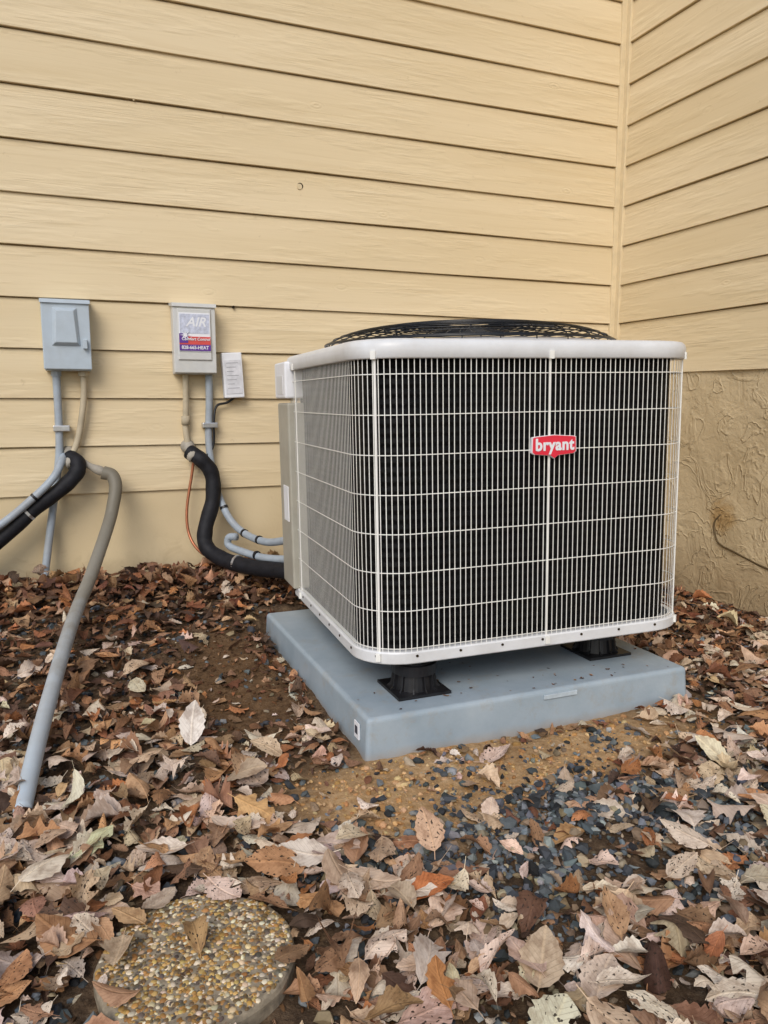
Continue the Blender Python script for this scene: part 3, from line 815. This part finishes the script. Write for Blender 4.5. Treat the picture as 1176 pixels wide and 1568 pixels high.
# individually placed larger leaves (x, y, size, yaw, tilt, colour)
feat=[(.246,1.86,.120,1.35,.75,(228,218,206)),(.622,.887,.125,.9,.12,(208,186,158)),(.54,1.104,.10,.2,.15,(196,122,76)),
      (.0,1.47,.11,.7,.15,(208,208,168)),(.15,2.30,.095,.5,.3,(196,170,142)),(.36,1.27,.10,2.7,.3,(218,204,188)),
      (.98,.98,.10,.3,.3,(206,186,164)),(.78,.92,.10,1.2,.25,(190,152,116)),(.43,.86,.12,.1,.15,(214,180,164)),
      (1.05,1.05,.095,2.2,.35,(214,196,176)),(.60,1.24,.09,1.5,.6,(206,170,140)),(.12,1.40,.10,2.9,.2,(222,206,188)),
      (-.05,1.20,.12,2.4,.2,(170,128,92)),(.40,1.72,.09,2.4,.5,(204,180,150)),(1.30,1.06,.10,2.0,.3,(208,182,160))]
fa=np.array([f[:5] for f in feat]); fc=np.array([srgb(*f[5])[:3] for f in feat])
pos=np.stack([fa[:,0],fa[:,1],gz(fa[:,0],fa[:,1])+.030],1)
lv.append(make_leaves(pos,fa[:,2],fc,[temps[0],temps[4],temps[2]],.1,.45,[.45,.35,.2],fa[:,3],fa[:,4]))
# crumbs and small leaf bits lying on the pad and tucked against its edges
n=60; p=np.stack([rng.uniform(.65,1.60,n),1.66+np.abs(rng.normal(0,.12,n))],1)
pos=np.stack([p[:,0],p[:,1],np.full(n,.1012)],1)
lv.append(make_leaves(pos,rng.uniform(.004,.016,n),pal(dark+mid[:2],n),temps_lo,.15,.5))
p=np.concatenate([np.stack([rng.uniform(.62,1.66,34),rng.uniform(1.585,1.615,34)],1),np.stack([rng.uniform(.565,.60,60),rng.uniform(1.66,2.65,60)],1)])
pos=np.stack([p[:,0],p[:,1],gz(p[:,0],p[:,1])+.004],1)
lv.append(make_leaves(pos,rng.uniform(.02,.06,len(p)),pal(dark+mid,len(p)),temps_lo,.4,.8))
b=0;VV=[];FF=[];CC=[];LL=[]
for v,f,c,l in lv:
    VV.append(v);FF.append(f+b);CC.append(c);LL.append(l);b+=len(v)
np_mesh("leaf_litter",np.concatenate(VV),np.concatenate(FF),MAT_LEAF,None,{"col":np.concatenate(CC),"luv":np.concatenate(LL)},True)

# ---------------------------------------------------------------- light
w=bpy.data.worlds.new("World"); scene.world=w; w.use_nodes=True
nt=w.node_tree; bg=nt.nodes["Background"]
sky=nt.nodes.new("ShaderNodeTexSky"); sky.sky_type='NISHITA'; sky.sun_disc=False
sd=Vector((-.55,-.80,.78)).normalized()
el=math.asin(sd.z); az=math.atan2(sd.x,sd.y)
sky.sun_elevation=el; sky.sun_rotation=az; sky.air_density=1.0; sky.dust_density=1.3; sky.ozone_density=1.0
nt.links.new(sky.outputs[0],bg.inputs[0]); bg.inputs[1].default_value=.15
sun=bpy.data.lights.new("sun",'SUN'); sun.energy=1.9; sun.angle=R(32); sun.color=(1,.95,.88)
so=bpy.data.objects.new("sun",sun); so.rotation_euler=(-sd).to_track_quat('-Z','Y').to_euler(); so.location=(-3,-4,5); link(so)

# ---------------------------------------------------------------- camera
cam=bpy.data.cameras.new("camera"); cam.sensor_fit='VERTICAL'; cam.sensor_height=24; cam.sensor_width=18
cam.lens=1177/1568*24; cam.clip_start=.02; cam.clip_end=300
co=bpy.data.objects.new("camera",cam); co.location=(0,0,.86); co.rotation_euler=(R(81.8),0,R(-22.25)); link(co)
scene.camera=co
scene.view_settings.view_transform='Standard'; scene.view_settings.look='None'; scene.view_settings.exposure=0
